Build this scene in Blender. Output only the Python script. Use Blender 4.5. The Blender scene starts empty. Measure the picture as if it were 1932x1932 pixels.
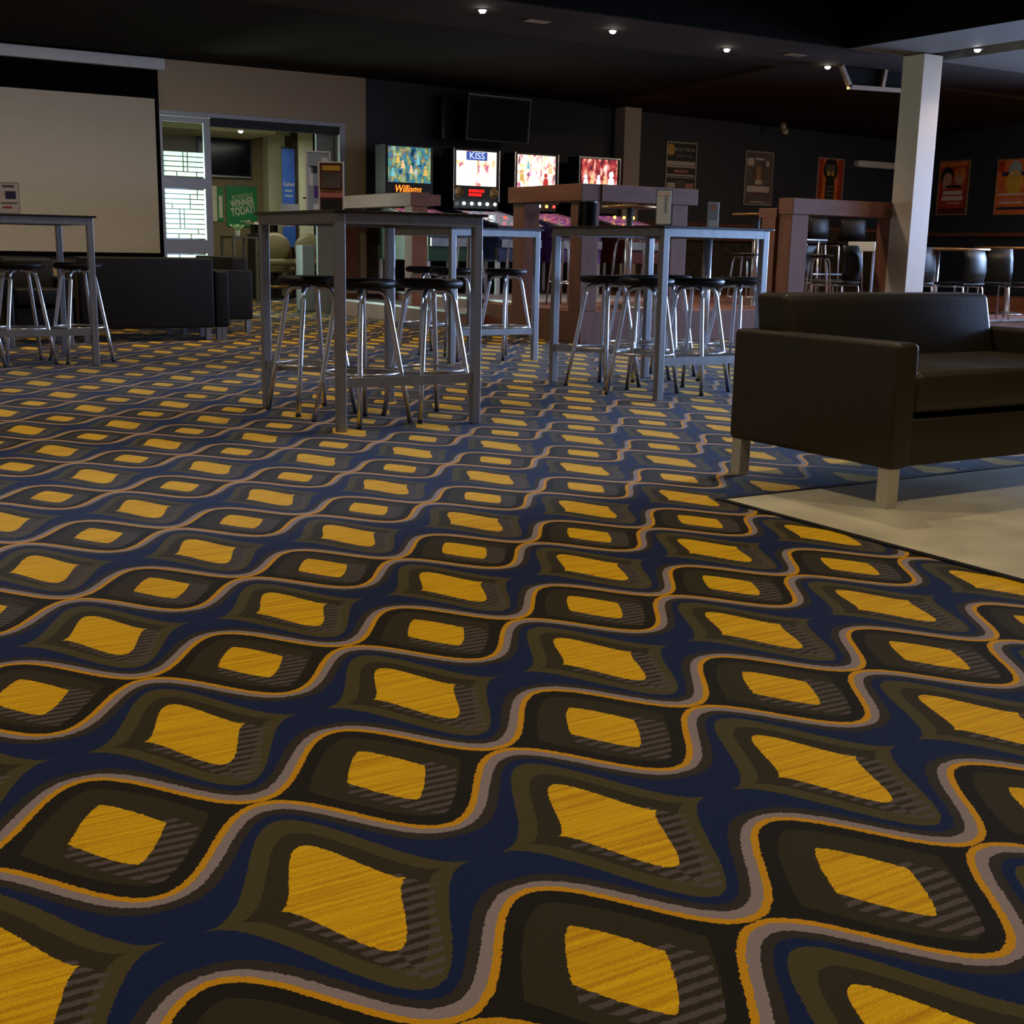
import bpy, bmesh, math, random
from mathutils import Vector, Matrix
random.seed(7)
PI = math.pi
C = bpy.context.scene.collection
S = bpy.context.scene

# ------------------------------------------------------------------ camera, world, lights, exposure
cd = bpy.data.cameras.new('camera'); cam = bpy.data.objects.new('camera', cd); C.objects.link(cam)
cd.sensor_width = 36; cd.lens = 2348.8/1932*36; cd.clip_start = .05; cd.clip_end = 100
XR = Vector((0.8536688612997035, -0.5204558554626881, 0.019369505978956224))
YR = Vector((0.09164229978193683, 0.18671722540031538, 0.9781300356442825))
ZR = Vector((-0.5126901248687602, -0.8332240876579416, 0.20709045272210339))
M = Matrix((XR, YR, ZR)).transposed().to_4x4(); M.translation = (0, 0, .9)
cam.matrix_world = M
S.camera = cam
w = bpy.data.worlds.new('world'); S.world = w; w.use_nodes = True
w.node_tree.nodes['Background'].inputs[0].default_value = (.8, .85, 1, 1)
w.node_tree.nodes['Background'].inputs[1].default_value = .02
S.view_settings.view_transform = 'Standard'; S.view_settings.look = 'None'
S.view_settings.exposure = 0; S.view_settings.gamma = 1
try: S.view_settings.use_curve_mapping = False
except Exception: pass

def area(name, loc, target, sx, sy, power, col, spread=180):
    l = bpy.data.lights.new(name, 'AREA'); l.shape = 'RECTANGLE'; l.size = sx; l.size_y = sy
    l.energy = power; l.color = col; l.spread = math.radians(spread)
    o = bpy.data.objects.new(name, l); C.objects.link(o); o.location = loc
    o.rotation_euler = (Vector(target)-Vector(loc)).to_track_quat('-Z', 'Y').to_euler()
    return o
# daylight through the tall window in the right wall (out of the frame)
area('window_daylight', (17.2, 7.3, 1.9), (6.6, 6.9, 0), 6.6, 1.8, 700, (.42, .60, 1.0), 75)
area('carpet_fill_light', (7.6, 3.76, 1.25), (5.4, 6.6, 0), 2.2, 1.9, 22, (.36, .55, 1.0), 110)  # added fill lamp in a made-up glazed door, brightens the middle carpet
area('film_backlight', (4.1, 17.4, 1.15), (4.85, 15.7, 1.25), .8, 1.5, 66, (.78, 1.0, .86), 100)  # added lamp close behind the door glass, lights the frosted film
area('gaming_room_ceiling_light', (7.2, 18.4, 2.6), (7.2, 18.4, 0), 1.6, 2.0, 34, (.95, 1.0, .86))

# ------------------------------------------------------------------ node helpers
class E:
    def __init__(s, nt, v): s.nt = nt; s.v = v
    def op(s, o, *a):
        n = s.nt.nodes.new('ShaderNodeMath'); n.operation = o
        for i, x in enumerate((s,)+a):
            x = x.v if isinstance(x, E) else x
            if isinstance(x, (int, float)): n.inputs[i].default_value = x
            else: s.nt.links.new(x, n.inputs[i])
        return E(s.nt, n.outputs[0])
    def __add__(s, o): return s.op('ADD', o)
    def __sub__(s, o): return s.op('SUBTRACT', o)
    def __mul__(s, o): return s.op('MULTIPLY', o)
    def __truediv__(s, o): return s.op('DIVIDE', o)
    def abs(s): return s.op('ABSOLUTE')
    def cos(s): return s.op('COSINE')
    def sin(s): return s.op('SINE')
    def pw(s, e): return s.op('POWER', e)
    def lt(s, o): return s.op('LESS_THAN', o)
    def gt(s, o): return s.op('GREATER_THAN', o)
    def mx(s, o): return s.op('MAXIMUM', o)
    def mn(s, o): return s.op('MINIMUM', o)
    def rnd(s): return s.op('ROUND')

def newmat(name):
    m = bpy.data.materials.new(name); m.use_nodes = True
    return m, m.node_tree, m.node_tree.nodes['Principled BSDF']
def tex(nt, kind, scale, coord='Object', stretch=(1, 1, 1), **kw):
    tc = nt.nodes.new('ShaderNodeTexCoord'); mp = nt.nodes.new('ShaderNodeMapping')
    mp.inputs['Scale'].default_value = stretch
    nt.links.new(tc.outputs[coord], mp.inputs['Vector'])
    t = nt.nodes.new('ShaderNodeTex'+kind); t.inputs['Scale'].default_value = scale
    for k, v in kw.items():
        if k in t.inputs: t.inputs[k].default_value = v
    nt.links.new(mp.outputs[0], t.inputs['Vector'])
    return t
def ramp(nt, src, stops, interp='LINEAR'):
    r = nt.nodes.new('ShaderNodeValToRGB'); r.color_ramp.interpolation = interp
    cr = r.color_ramp
    while len(cr.elements) < len(stops): cr.elements.new(.5)
    for e, (p, c) in zip(cr.elements, stops): e.position = p; e.color = (*c, 1)
    nt.links.new(src, r.inputs[0])
    return r
MATS = {}
def mat(name, col, rough=.5, metal=0, var=.12, scale=12, bump=0, bscale=80, stretch=(1, 1, 1), spec=.5, coat=0):
    m, nt, b = newmat(name)
    t = tex(nt, 'Noise', scale, stretch=stretch, Detail=4.0)
    lo = tuple(max(0, c*(1-var)) for c in col); hi = tuple(min(1, c*(1+var)) for c in col)
    r = ramp(nt, t.outputs['Fac'], [(.3, lo), (.7, hi)])
    nt.links.new(r.outputs[0], b.inputs['Base Color'])
    b.inputs['Roughness'].default_value = rough; b.inputs['Metallic'].default_value = metal
    b.inputs['Specular IOR Level'].default_value = spec
    b.inputs['Coat Weight'].default_value = coat
    if bump:
        t2 = tex(nt, 'Noise', bscale, stretch=stretch, Detail=3.0)
        bp = nt.nodes.new('ShaderNodeBump'); bp.inputs['Strength'].default_value = bump; bp.inputs['Distance'].default_value = .01
        nt.links.new(t2.outputs['Fac'], bp.inputs['Height']); nt.links.new(bp.outputs[0], b.inputs['Normal'])
    MATS[name] = m
    return m
def glow(name, stops, strength, scale=8, kind='Noise', stretch=(1, 1, 1)):
    m, nt, b = newmat(name)
    if kind == 'Voronoi':
        t = tex(nt, 'Noise', scale*1.3, stretch=(1.3, 1, .7), Detail=2.0, Distortion=.25)
        r0 = ramp(nt, t.outputs['Fac'], stops)
        t2 = tex(nt, 'Noise', scale*2.6, stretch=(1.4, 1, .6), Detail=1.0)
        r = nt.nodes.new('ShaderNodeMix'); r.data_type = 'RGBA'; r.blend_type = 'OVERLAY'; r.inputs[0].default_value = .75
        nt.links.new(r0.outputs[0], r.inputs[6]); nt.links.new(t2.outputs['Color'], r.inputs[7])
        nt.links.new(r.outputs[2], b.inputs['Emission Color'])
    else:
        t = tex(nt, 'Noise', scale, stretch=stretch, Detail=2.0)
        r = ramp(nt, t.outputs['Fac'], stops)
        nt.links.new(r.outputs[0], b.inputs['Emission Color'])
    b.inputs['Emission Strength'].default_value = strength
    b.inputs['Base Color'].default_value = (.02, .02, .02, 1); b.inputs['Roughness'].default_value = .3
    MATS[name] = m
    return m
def flat(name, col, strength):
    return glow(name, [(0, col), (1, col)], strength)

# ------------------------------------------------------------------ carpet pattern
def carpet_mat():
    m, nt, b = newmat('patterned_carpet')
    tc = nt.nodes.new('ShaderNodeTexCoord'); sx = nt.nodes.new('ShaderNodeSeparateXYZ')
    nt.links.new(tc.outputs['Object'], sx.inputs[0])
    nz = nt.nodes.new('ShaderNodeTexNoise'); nz.inputs['Scale'].default_value = 140; nz.inputs['Detail'].default_value = 2
    nt.links.new(tc.outputs['Object'], nz.inputs['Vector'])
    sc = nt.nodes.new('ShaderNodeSeparateColor'); nt.links.new(nz.outputs['Color'], sc.inputs[0])
    jx = (E(nt, sc.outputs[0])-.5)*.016; jy = (E(nt, sc.outputs[1])-.5)*.012
    x = E(nt, sx.outputs[0]); y = E(nt, sx.outputs[1])
    U = (x-.423)/.46062+jx; V = (y-1.835)/.68499+jy
    fx = U-U.rnd(); fy = V-V.rnd()
    U2 = U-.5; V2 = V-.5
    gx = U2-U2.rnd(); gy = V2-V2.rnd()
    ax = fx.abs(); ay = fy.abs()
    c = ((fx*(2*PI)).cos()+1)*.5
    g = c.mx(0.0001).pw(1.08)*.32
    sn = (fx*(2*PI)).sin()
    k = (sn*sn*1.7+1).pw(.5)
    s = (ay-g)/k
    t = ax*.036+.036
    # large cell outlines
    def cosbell(v, per, amp, p, off=0.0):
        lim = v.abs().lt(per/2)
        q = ((v*(2*PI/per)).cos()+1)*.5
        return q.mx(0.0001).pw(p)*amp*lim
    def dia(v, half, amp, p):
        return (((v.abs()/half).pw(p)*-1)+1).mx(0)*amp
    agy = gy.abs()
    big_out = cosbell(gx, .92, .385, 1.2).gt(agy)
    big_in = cosbell(gx, .70, .31, 1.1).gt(agy)
    shx = gx-.03; shy = (gy+.06)
    big_sh = cosbell(shx, .52, .30, .95).gt(shy.abs())*gy.lt(.03)
    big_gold = cosbell(gx, .425, .243, .88).gt(agy)
    sm_out = dia(fx, .315, .268, 1.5).gt(ay)
    sm_sh = dia(fx-.03, .225, .215, 1.35).gt((fy+.055).abs())*fy.lt(.03)
    sm_gold = dia(fx, .162, .168, 1.35).gt(ay)
    hatch = (V*190+fx*3).sin().gt(.0)
    small = s.lt(.004)
    col = None
    def mix(mask, a, bcol):
        n = nt.nodes.new('ShaderNodeMix'); n.data_type = 'RGBA'
        nt.links.new(mask.v, n.inputs[0])
        for sck, cc in ((n.inputs[6], a), (n.inputs[7], bcol)):
            if isinstance(cc, tuple): sck.default_value = (*cc, 1)
            else: nt.links.new(cc, sck)
        return n.outputs[2]
    BLUE = (.004, .013, .062); OLV = (.062, .052, .018); DOLV = (.029, .023, .009); BLK = (.010, .008, .004)
    LIL = (.25, .205, .215); ORG = (.56, .27, .004); HAT = (.085, .066, .068); DRK = (.030, .024, .018)
    # gold streaks along U
    cb = nt.nodes.new('ShaderNodeCombineXYZ')
    nt.links.new((U*1.6).v, cb.inputs[0]); nt.links.new((V*75).v, cb.inputs[1])
    n2 = nt.nodes.new('ShaderNodeTexNoise'); n2.inputs['Scale'].default_value = 1.0; n2.inputs['Detail'].default_value = 3
    nt.links.new(cb.outputs[0], n2.inputs['Vector'])
    gold = ramp(nt, n2.outputs['Fac'], [(.32, (.50, .25, .001)), (.5, (.66, .375, .002)), (.7, (.78, .48, .004))]).outputs[0]
    # large side
    L = mix(big_out, BLUE, OLV)
    L = mix(big_in, L, DOLV)
    L = mix(big_sh*hatch, L, HAT)
    L = mix(big_gold, L, gold)
    L = mix(s.lt(t+.028), L, DRK)
    L = mix(s.lt(t), L, LIL)
    Sm = mix(sm_out, BLK, DOLV)
    Sm = mix(sm_sh*hatch, Sm, HAT)
    Sm = mix(sm_gold, Sm, gold)
    col = mix(small, L, Sm)
    col = mix((s-(ax*.010+.006)).abs().lt(.0095), col, ORG)
    # fine pile speckle
    n3 = nt.nodes.new('ShaderNodeTexNoise'); n3.inputs['Scale'].default_value = 420; n3.inputs['Detail'].default_value = 2
    nt.links.new(tc.outputs['Object'], n3.inputs['Vector'])
    r3 = ramp(nt, n3.outputs['Fac'], [(.25, (.74, .74, .74)), (.75, (1.22, 1.22, 1.22))])
    mm = nt.nodes.new('ShaderNodeMix'); mm.data_type = 'RGBA'; mm.blend_type = 'MULTIPLY'; mm.inputs[0].default_value = 1
    nt.links.new(col, mm.inputs[6]); nt.links.new(r3.outputs[0], mm.inputs[7])
    nt.links.new(mm.outputs[2], b.inputs['Base Color'])
    b.inputs['Roughness'].default_value = .85; b.inputs['Specular IOR Level'].default_value = .04
    b.inputs['Sheen Weight'].default_value = .105; b.inputs['Sheen Roughness'].default_value = .45
    b.inputs['Sheen Tint'].default_value = (1, .95, .9, 1)
    bp = nt.nodes.new('ShaderNodeBump'); bp.inputs['Strength'].default_value = .5; bp.inputs['Distance'].default_value = .004
    nt.links.new(n3.outputs['Fac'], bp.inputs['Height']); nt.links.new(bp.outputs[0], b.inputs['Normal'])
    return m
M_CARPET = carpet_mat()
mat('concrete', (.54, .49, .34), .38, var=.22, scale=3.5, bump=.08, bscale=30, spec=.5)
mat('cream_paint', (.46, .35, .225), .6, var=.03, scale=3)
mat('white_column_paint', (.46, .39, .33), .55, var=.03)
mat('blue_paint', (.019, .024, .036), .55, var=.1, scale=3)
mat('stone', (.035, .022, .012), .7, var=.7, scale=9, bump=.6, bscale=12)
mat('timber', (.14, .044, .020), .7, var=.22, scale=3, stretch=(6, 6, 1))
mat('timber_h', (.14, .044, .020), .7, var=.22, scale=3, stretch=(1, 1, 6))
mat('ceiling_brown', (.026, .012, .005), .9, var=.1, spec=.15)
mat('ceiling_olive', (.014, .010, .006), .9, var=.12, spec=.1)
mat('ceiling_black', (.005, .004, .003), .95, var=.1, spec=.05)
mat('ceiling_grey', (.10, .09, .08), .7, var=.08, bump=.3, bscale=60)
mat('steel', (.31, .31, .32), .42, .8, var=.1, scale=20, stretch=(1, 1, .05))
mat('satin_steel', (.30, .30, .31), .42, 1, var=.12, scale=8)
mat('chrome', (.62, .62, .66), .24, .8, var=.04)
mat('black_vinyl', (.005, .004, .004), .5, var=.2, bump=.12, bscale=120, spec=.25)
mat('brown_vinyl', (.026, .019, .008), .46, var=.12, scale=5, bump=.05, bscale=60, spec=.35)
mat('black_top', (.016, .013, .011), .25, var=.2)
mat('black_plastic', (.008, .008, .009), .35, var=.2)
mat('matt_black', (.003, .003, .003), .9, spec=.1)
mat('rubber', (.01, .01, .01), .8)
mat('white_plastic', (.66, .66, .64), .4, var=.04)
mat('screen_fabric', (.58, .50, .38), .8, var=.02)
mat('screen_black', (.002, .002, .002), .9, spec=.05)
mat('aluminium', (.42, .42, .46), .42, .55, var=.04)
mat('pale_metal', (.50, .47, .38), .4, .3, var=.05)
mat('tan_vinyl', (.17, .14, .07), .45, var=.1)
mat('back_wall', (.20, .145, .075), .7, var=.08)
mat('cream_panel', (.62, .60, .42), .6, var=.04)
mat('door_grey', (.30, .35, .38), .5, var=.04)
mat('orange_wood', (.36, .17, .04), .5, var=.15, stretch=(1, 1, .2))
mat('green_print', (.012, .20, .055), .5, var=.15, scale=5)
mat('cream_print', (.62, .58, .42), .6, var=.05)
mat('blue_print', (.03, .10, .42), .5, var=.25, scale=3)
mat('red_print', (.36, .035, .012), .5, var=.35, scale=6)
mat('orange_print', (.62, .15, .03), .5, var=.3, scale=6)
mat('black_print', (.012, .010, .010), .5, var=.2)
mat('grey_print', (.12, .09, .085), .5, var=.45, scale=7)
mat('pale_print', (.62, .52, .46), .5, var=.15, scale=20)
mat('pink_print', (.55, .18, .16), .5, var=.1)
mat('yellow_print', (.62, .36, .04), .5, var=.2)
mat('navy_print', (.03, .02, .07), .5)
mat('skin_print', (.46, .24, .15), .5, var=.2)
mat('poster_frame', (.42, .36, .31), .4, .3, var=.05)
mat('bronze_trim', (.30, .16, .05), .4, .5, var=.2)
mat('table_brown', (.16, .075, .03), .3, var=.2, scale=6)
mat('beige_trim', (.22, .15, .075), .5)
mat('dark_red', (.10, .015, .012), .5, var=.4)
mat('cabinet_green', (.008, .045, .014), .4, var=.3, scale=4)
mat('cabinet_blue', (.03, .05, .14), .4, var=.5, scale=5)
mat('cabinet_purple', (.10, .03, .20), .4, var=.6, scale=5)
mat('cabinet_black', (.012, .010, .012), .35, var=.3)
# frosted film and glass
def film():
    m, nt, b = newmat('frosted_film')
    for n in list(nt.nodes):
        if n.type != 'OUTPUT_MATERIAL': nt.nodes.remove(n)
    out = [n for n in nt.nodes if n.type == 'OUTPUT_MATERIAL'][0]
    t = nt.nodes.new('ShaderNodeBsdfTranslucent'); d = nt.nodes.new('ShaderNodeBsdfDiffuse'); mx = nt.nodes.new('ShaderNodeMixShader')
    nz = tex(nt, 'Noise', 6); r = ramp(nt, nz.outputs['Fac'], [(.3, (.84, .9, .86)), (.7, (.92, .95, .92))])
    nt.links.new(r.outputs[0], t.inputs[0]); d.inputs[0].default_value = (.8, .8, .8, 1); mx.inputs[0].default_value = .25
    nt.links.new(t.outputs[0], mx.inputs[1]); nt.links.new(d.outputs[0], mx.inputs[2]); nt.links.new(mx.outputs[0], out.inputs[0])
    MATS['frosted_film'] = m
film()
def glass(name, col, alpha_mix):
    m, nt, b = newmat(name)
    for n in list(nt.nodes):
        if n.type != 'OUTPUT_MATERIAL': nt.nodes.remove(n)
    out = [n for n in nt.nodes if n.type == 'OUTPUT_MATERIAL'][0]
    t = nt.nodes.new('ShaderNodeBsdfTransparent'); g = nt.nodes.new('ShaderNodeBsdfGlossy'); mx = nt.nodes.new('ShaderNodeMixShader')
    t.inputs[0].default_value = (*col, 1); g.inputs['Roughness'].default_value = .05; mx.inputs[0].default_value = alpha_mix
    nt.links.new(t.outputs[0], mx.inputs[1]); nt.links.new(g.outputs[0], mx.inputs[2]); nt.links.new(mx.outputs[0], out.inputs[0])
    MATS[name] = m
glass('glass', (.90, .96, .93), .08)
glass('acrylic', (.86, .92, .92), .25)
flat('lamp_glow', (1.0, .93, .78), 60)
flat('bulb_white', (.75, .95, 1.0), 9)
flat('bulb_orange', (1.0, .42, .06), 6)
flat('bulb_red', (1.0, .04, .02), 4)
flat('bulb_green', (.1, 1.0, .15), 5)
flat('neon_orange', (1.0, .20, .015), 2.6)
flat('dot_red', (1.0, .005, .005), 1.8)
flat('white_art', (1.0, .97, .92), 2.4)
flat('blue_art', (.04, .10, .45), .9)
flat('red_art', (.75, .03, .04), .8)
flat('skin_art', (1.0, .5, .25), 1.3)
flat('sea_light', (.25, .75, .85), .8)
flat('gold_art', (.85, .55, .12), .9)
flat('lilac_art', (.55, .62, 1.0), 1.5)
glow('art_sea', [(.30, (.01, .03, .05)), (.40, (.02, .16, .30)), (.46, (.10, .45, .62)), (.51, (.12, .14, .04)), (.56, (.62, .52, .22)), (.62, (.20, .48, .22)), (.70, (.75, .85, .75))], .75, 9, 'Voronoi')
glow('art_white', [(.33, (.55, .12, .22)), (.40, (.9, .55, .35)), (.46, (1, .9, .7)), (.55, (1, 1, .97))], 1.35, 5, 'Voronoi')
glow('art_party', [(.33, (.08, .10, .08)), (.40, (.80, .22, .38)), (.47, (.9, .85, .55)), (.54, (1, 1, .95)), (.64, (.8, .55, .2))], 1.35, 7, 'Voronoi')
glow('art_red', [(.30, (.02, .01, .01)), (.42, (.28, .02, .05)), (.50, (.55, .04, .04)), (.58, (.9, .35, .25)), (.68, (1, .85, .75))], 1.0, 8, 'Voronoi')
glow('playfield_glow', [(.3, (.02, .01, .06)), (.45, (.18, .05, .35)), (.55, (.5, .08, .08)), (.68, (.9, .45, .3))], .7, 14, 'Voronoi')
glow('playfield_cyan', [(.3, (.02, .04, .06)), (.45, (.12, .35, .42)), (.58, (.6, .12, .18)), (.7, (.8, .9, .9))], .7, 14, 'Voronoi')
m, nt, b = newmat('tv_glass'); b.inputs['Base Color'].default_value = (.006, .007, .012, 1); b.inputs['Roughness'].default_value = .14; b.inputs['Specular IOR Level'].default_value = .3; MATS['tv_glass'] = m

# ------------------------------------------------------------------ mesh helpers
class MB:
    def __init__(s): s.v = []; s.f = []; s.sm = []
    def add(s, vs, fs, smooth=False):
        o = len(s.v); s.v += [tuple(v) for v in vs]; s.f += [tuple(i+o for i in f) for f in fs]; s.sm += [smooth]*len(fs)
        return s
    def box(s, a, b, ry=0):
        x0, y0, z0 = a; x1, y1, z1 = b
        vs = [(x0, y0, z0), (x1, y0, z0), (x1, y1, z0), (x0, y1, z0), (x0, y0, z1), (x1, y0, z1), (x1, y1, z1), (x0, y1, z1)]
        return s.add(vs, [(0, 3, 2, 1), (4, 5, 6, 7), (0, 1, 5, 4), (1, 2, 6, 5), (2, 3, 7, 6), (3, 0, 4, 7)])
    def bar(s, p, q, wd, ht, up=(0, 0, 1)):
        p = Vector(p); q = Vector(q); d = (q-p).normalized(); u = Vector(up)
        sd = d.cross(u).normalized()*wd/2; u = sd.cross(d).normalized()*ht/2
        vs = [p-sd-u, p+sd-u, p+sd+u, p-sd+u, q-sd-u, q+sd-u, q+sd+u, q-sd+u]
        return s.add(vs, [(0, 1, 2, 3), (7, 6, 5, 4), (0, 4, 5, 1), (1, 5, 6, 2), (2, 6, 7, 3), (3, 7, 4, 0)])
    def tube(s, pts, r, n=10, closed=False):
        pts = [Vector(p) for p in pts]; N = len(pts); vs = []; fs = []
        rr = r if isinstance(r, (list, tuple)) else [r]*N
        ref = Vector((0, 0, 1))
        for i, p in enumerate(pts):
            if closed: d = (pts[(i+1) % N]-pts[i-1]).normalized()
            else: d = (pts[min(i+1, N-1)]-pts[max(i-1, 0)]).normalized()
            a = ref if abs(d.dot(ref)) < .95 else Vector((1, 0, 0))
            e1 = d.cross(a).normalized(); e2 = d.cross(e1)
            for j in range(n):
                t = 2*PI*j/n; vs.append(p+(e1*math.cos(t)+e2*math.sin(t))*rr[i])
        for i in range(N if closed else N-1):
            k = (i+1) % N
            for j in range(n):
                fs.append((i*n+j, i*n+(j+1) % n, k*n+(j+1) % n, k*n+j))
        s.add(vs, fs, True)
        if not closed:
            o = len(s.v)-N*n
            s.f.append(tuple(o+j for j in range(n))); s.sm.append(False)
            s.f.append(tuple(o+(N-1)*n+j for j in reversed(range(n)))); s.sm.append(False)
        return s
    def lathe(s, prof, c=(0, 0, 0), n=28):
        vs = []; fs = []
        for r, z in prof:
            for j in range(n):
                t = 2*PI*j/n; vs.append((c[0]+r*math.cos(t), c[1]+r*math.sin(t), c[2]+z))
        for i in range(len(prof)-1):
            for j in range(n): fs.append((i*n+j, i*n+(j+1) % n, (i+1)*n+(j+1) % n, (i+1)*n+j))
        return s.add(vs, fs, True)
    def prism(s, poly, z0, z1):
        n = len(poly); vs = [(x, y, z0) for x, y in poly]+[(x, y, z1) for x, y in poly]
        fs = [tuple(reversed(range(n))), tuple(range(n, 2*n))]+[(i, (i+1) % n, n+(i+1) % n, n+i) for i in range(n)]
        return s.add(vs, fs)
    def xf(s, mtx):
        s.v = [tuple(mtx @ Vector(v)) for v in s.v]; return s
    def build(s, name, m, parent=None, bevel=0, seg=2):
        me = bpy.data.meshes.new(name); me.from_pydata(s.v, [], s.f)
        me.polygons.foreach_set('use_smooth', s.sm)
        me.materials.append(MATS[m] if isinstance(m, str) else m)
        bm = bmesh.new(); bm.from_mesh(me)
        if bevel:
            bmesh.ops.bevel(bm, geom=bm.edges[:], offset=bevel, segments=seg, profile=.5, affect='EDGES', clamp_overlap=True)
            if seg > 2:
                for f in bm.faces: f.smooth = True
        bmesh.ops.recalc_face_normals(bm, faces=bm.faces[:]); bm.to_mesh(me); bm.free()
        me.update()
        o = bpy.data.objects.new(name, me); C.objects.link(o)
        if parent: o.parent = parent
        return o
def B(a, b): return MB().box(a, b)
def tag(o, label, cat, group=None, kind=None):
    o['label'] = label
    if cat: o['category'] = cat
    if group: o['group'] = group
    if kind: o['kind'] = kind
    return o
def thing(name, label, cat, loc=(0, 0, 0), rz=0, group=None):
    o = bpy.data.objects.new(name, None); C.objects.link(o); o.location = loc; o.rotation_euler = (0, 0, rz)
    o.empty_display_size = .1
    return tag(o, label, cat, group)
def struct(name, mb, m, parent=None, bevel=0, label=None):
    o = mb.build(name, m, parent, bevel)
    if not parent: o['kind'] = 'structure'
    if label: o['label'] = label
    return o
def dup(root, loc, rz, label, group=None):
    r = root.copy(); C.objects.link(r); r.location = loc; r.rotation_euler = (0, 0, rz); r['label'] = label
    if group: r['group'] = group
    for ch in list(root.children):
        c = ch.copy(); C.objects.link(c); c.parent = r
        for g in ch.children:
            d = g.copy(); C.objects.link(d); d.parent = c
    return r
def text(name, s, m, parent, loc, rot, size, sx=1, depth=.002, shear=0, align='CENTER', bold=False):
    cu = bpy.data.curves.new(name, 'FONT'); cu.body = s; cu.size = size; cu.extrude = depth; cu.align_x = align; cu.align_y = 'CENTER'; cu.shear = shear
    cu.resolution_u = 3; cu.offset = .0035 if bold else 0
    t = bpy.data.objects.new(name+'_tmp', cu); C.objects.link(t)
    dg = bpy.context.evaluated_depsgraph_get(); me = bpy.data.meshes.new_from_object(t.evaluated_get(dg))
    bpy.data.objects.remove(t)
    me.materials.clear(); me.materials.append(MATS[m])
    o = bpy.data.objects.new(name, me); C.objects.link(o); o.parent = parent
    o.location = loc; o.rotation_euler = rot; o.scale = (sx, 1, 1)
    return o
FV = (PI/2, 0, 0)          # text on a -Y face

# ------------------------------------------------------------------ room shell
WR = 17.4; WB = 15.68
struct('floor', B((-4, -4, -.1), (WR+.2, 22, 0)), M_CARPET, label='patterned carpet of gold diamonds between blue and black wavy bands')
struct('trim_1', B((3.05, -3, 0), (WR, 3.45, .004)), 'concrete', label='polished concrete area beside the carpet')
tb = MB().box((3.025, -3, 0), (3.05, 3.475, .006)); tb.box((3.05, 3.45, 0), (WR, 3.475, .006))
struct('trim_2', tb, 'black_plastic', label='thin black edging strip between carpet and concrete')
# back wall: cream part with door opening, then blue part over stone
cw = MB(); cw.box((-4, WB, 0), (4.50, WB+.16, 3.5)); cw.box((4.50, WB, 2.46), (6.96, WB+.16, 3.5)); cw.box((6.96, WB, 0), (7.26, WB+.16, 3.5))
struct('wall_back', cw, 'cream_paint')
struct('wall_back_blue', B((7.26, WB, 1.30), (WR+.2, WB+.16, 3.5)), 'blue_paint')
struct('wall_back_dado', B((7.26, WB, 0), (WR+.2, WB+.16, 1.30)), 'stone')
struct('wall_right', MB().box((WR, 10.8, 0), (WR+.16, WB, 3.7)).box((WR, -4, 0), (WR+.16, 10.8, .7)).box((WR, -4, 2.8), (WR+.16, 10.8, 3.7)).box((WR, -4, .7), (WR+.16, 1.6, 2.8)), 'blue_paint')
struct('wall_left', B((-4.16, -4, 0), (-4, WB, 3.7)), 'cream_paint')
struct('wall_front', B((-4, -4.16, 0), (WR, -4, 3.7)), 'cream_paint')
wf = MB()
for y in (1.6, 4.6, 7.7, 10.74): wf.box((WR+.02, y, .7), (WR+.1, y+.06, 2.8))
for z in (.7, 2.74): wf.box((WR+.02, 1.6, z), (WR+.1, 10.8, z+.06))
w1 = struct('window_1', wf, 'aluminium'); B((WR+.05, 1.66, .76), (WR+.06, 10.74, 2.74)).build('pane', 'glass', w1)
struct('trim_3', B((7.26, WB-.05, 1.29), (WR, WB, 1.35)), 'timber_h', label='timber rail along the back wall')
struct('trim_4', B((WR-.05, 10.8, 1.24), (WR, WB-.05, 1.30)), 'timber_h', label='timber rail along the right wall')
struct('trim_5', B((7.26, WB-.09, 1.08), (WR, WB, 1.12)), 'timber_h', label='lower timber ledge on the stone dado')
# ceiling
struct('ceiling', B((-4, 10.35, 3.1), (WR, 11.8, 3.3)), 'ceiling_brown')
bc = MB()
pts = [(-4, 11.8, 3.12), (10.9, 11.8, 3.12), (10.9, WB, 2.99), (7.26, WB, 3.05), (-4, WB, 3.05)]
bc.add(pts+[(p[0], p[1], p[2]+.2) for p in pts], [(0, 1, 2, 3, 4), (9, 8, 7, 6, 5)]+[(i, (i+1) % 5, 5+(i+1) % 5, 5+i) for i in range(5)])
struct('ceiling_back', bc, 'ceiling_olive')
bc = MB(); pts = [(10.9, 11.8, 3.10), (WR, 11.8, 3.04), (WR, WB, 2.85), (10.9, WB, 2.96)]
bc.add(pts+[(p[0], p[1], p[2]+.24) for p in pts], [(0, 1, 2, 3), (7, 6, 5, 4)]+[(i, (i+1) % 4, 4+(i+1) % 4, 4+i) for i in range(4)])
struct('ceiling_far', bc, 'ceiling_brown')
struct('ceiling_raised', MB().box((-4, -4, 3.62), (10.55, 10.35, 3.8)).box((-4, 10.30, 3.1), (10.55, 10.35, 3.62)), 'ceiling_black')
struct('ceiling_right', MB().box((10.55, -4, 3.1), (11.5, 10.35, 3.7)).box((12.0, -4, 3.1), (WR, 10.35, 3.7)), 'ceiling_grey')
struct('ceiling_recess', B((11.5, -4, 3.3), (12.0, 10.35, 3.5)), 'ceiling_black')
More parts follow.
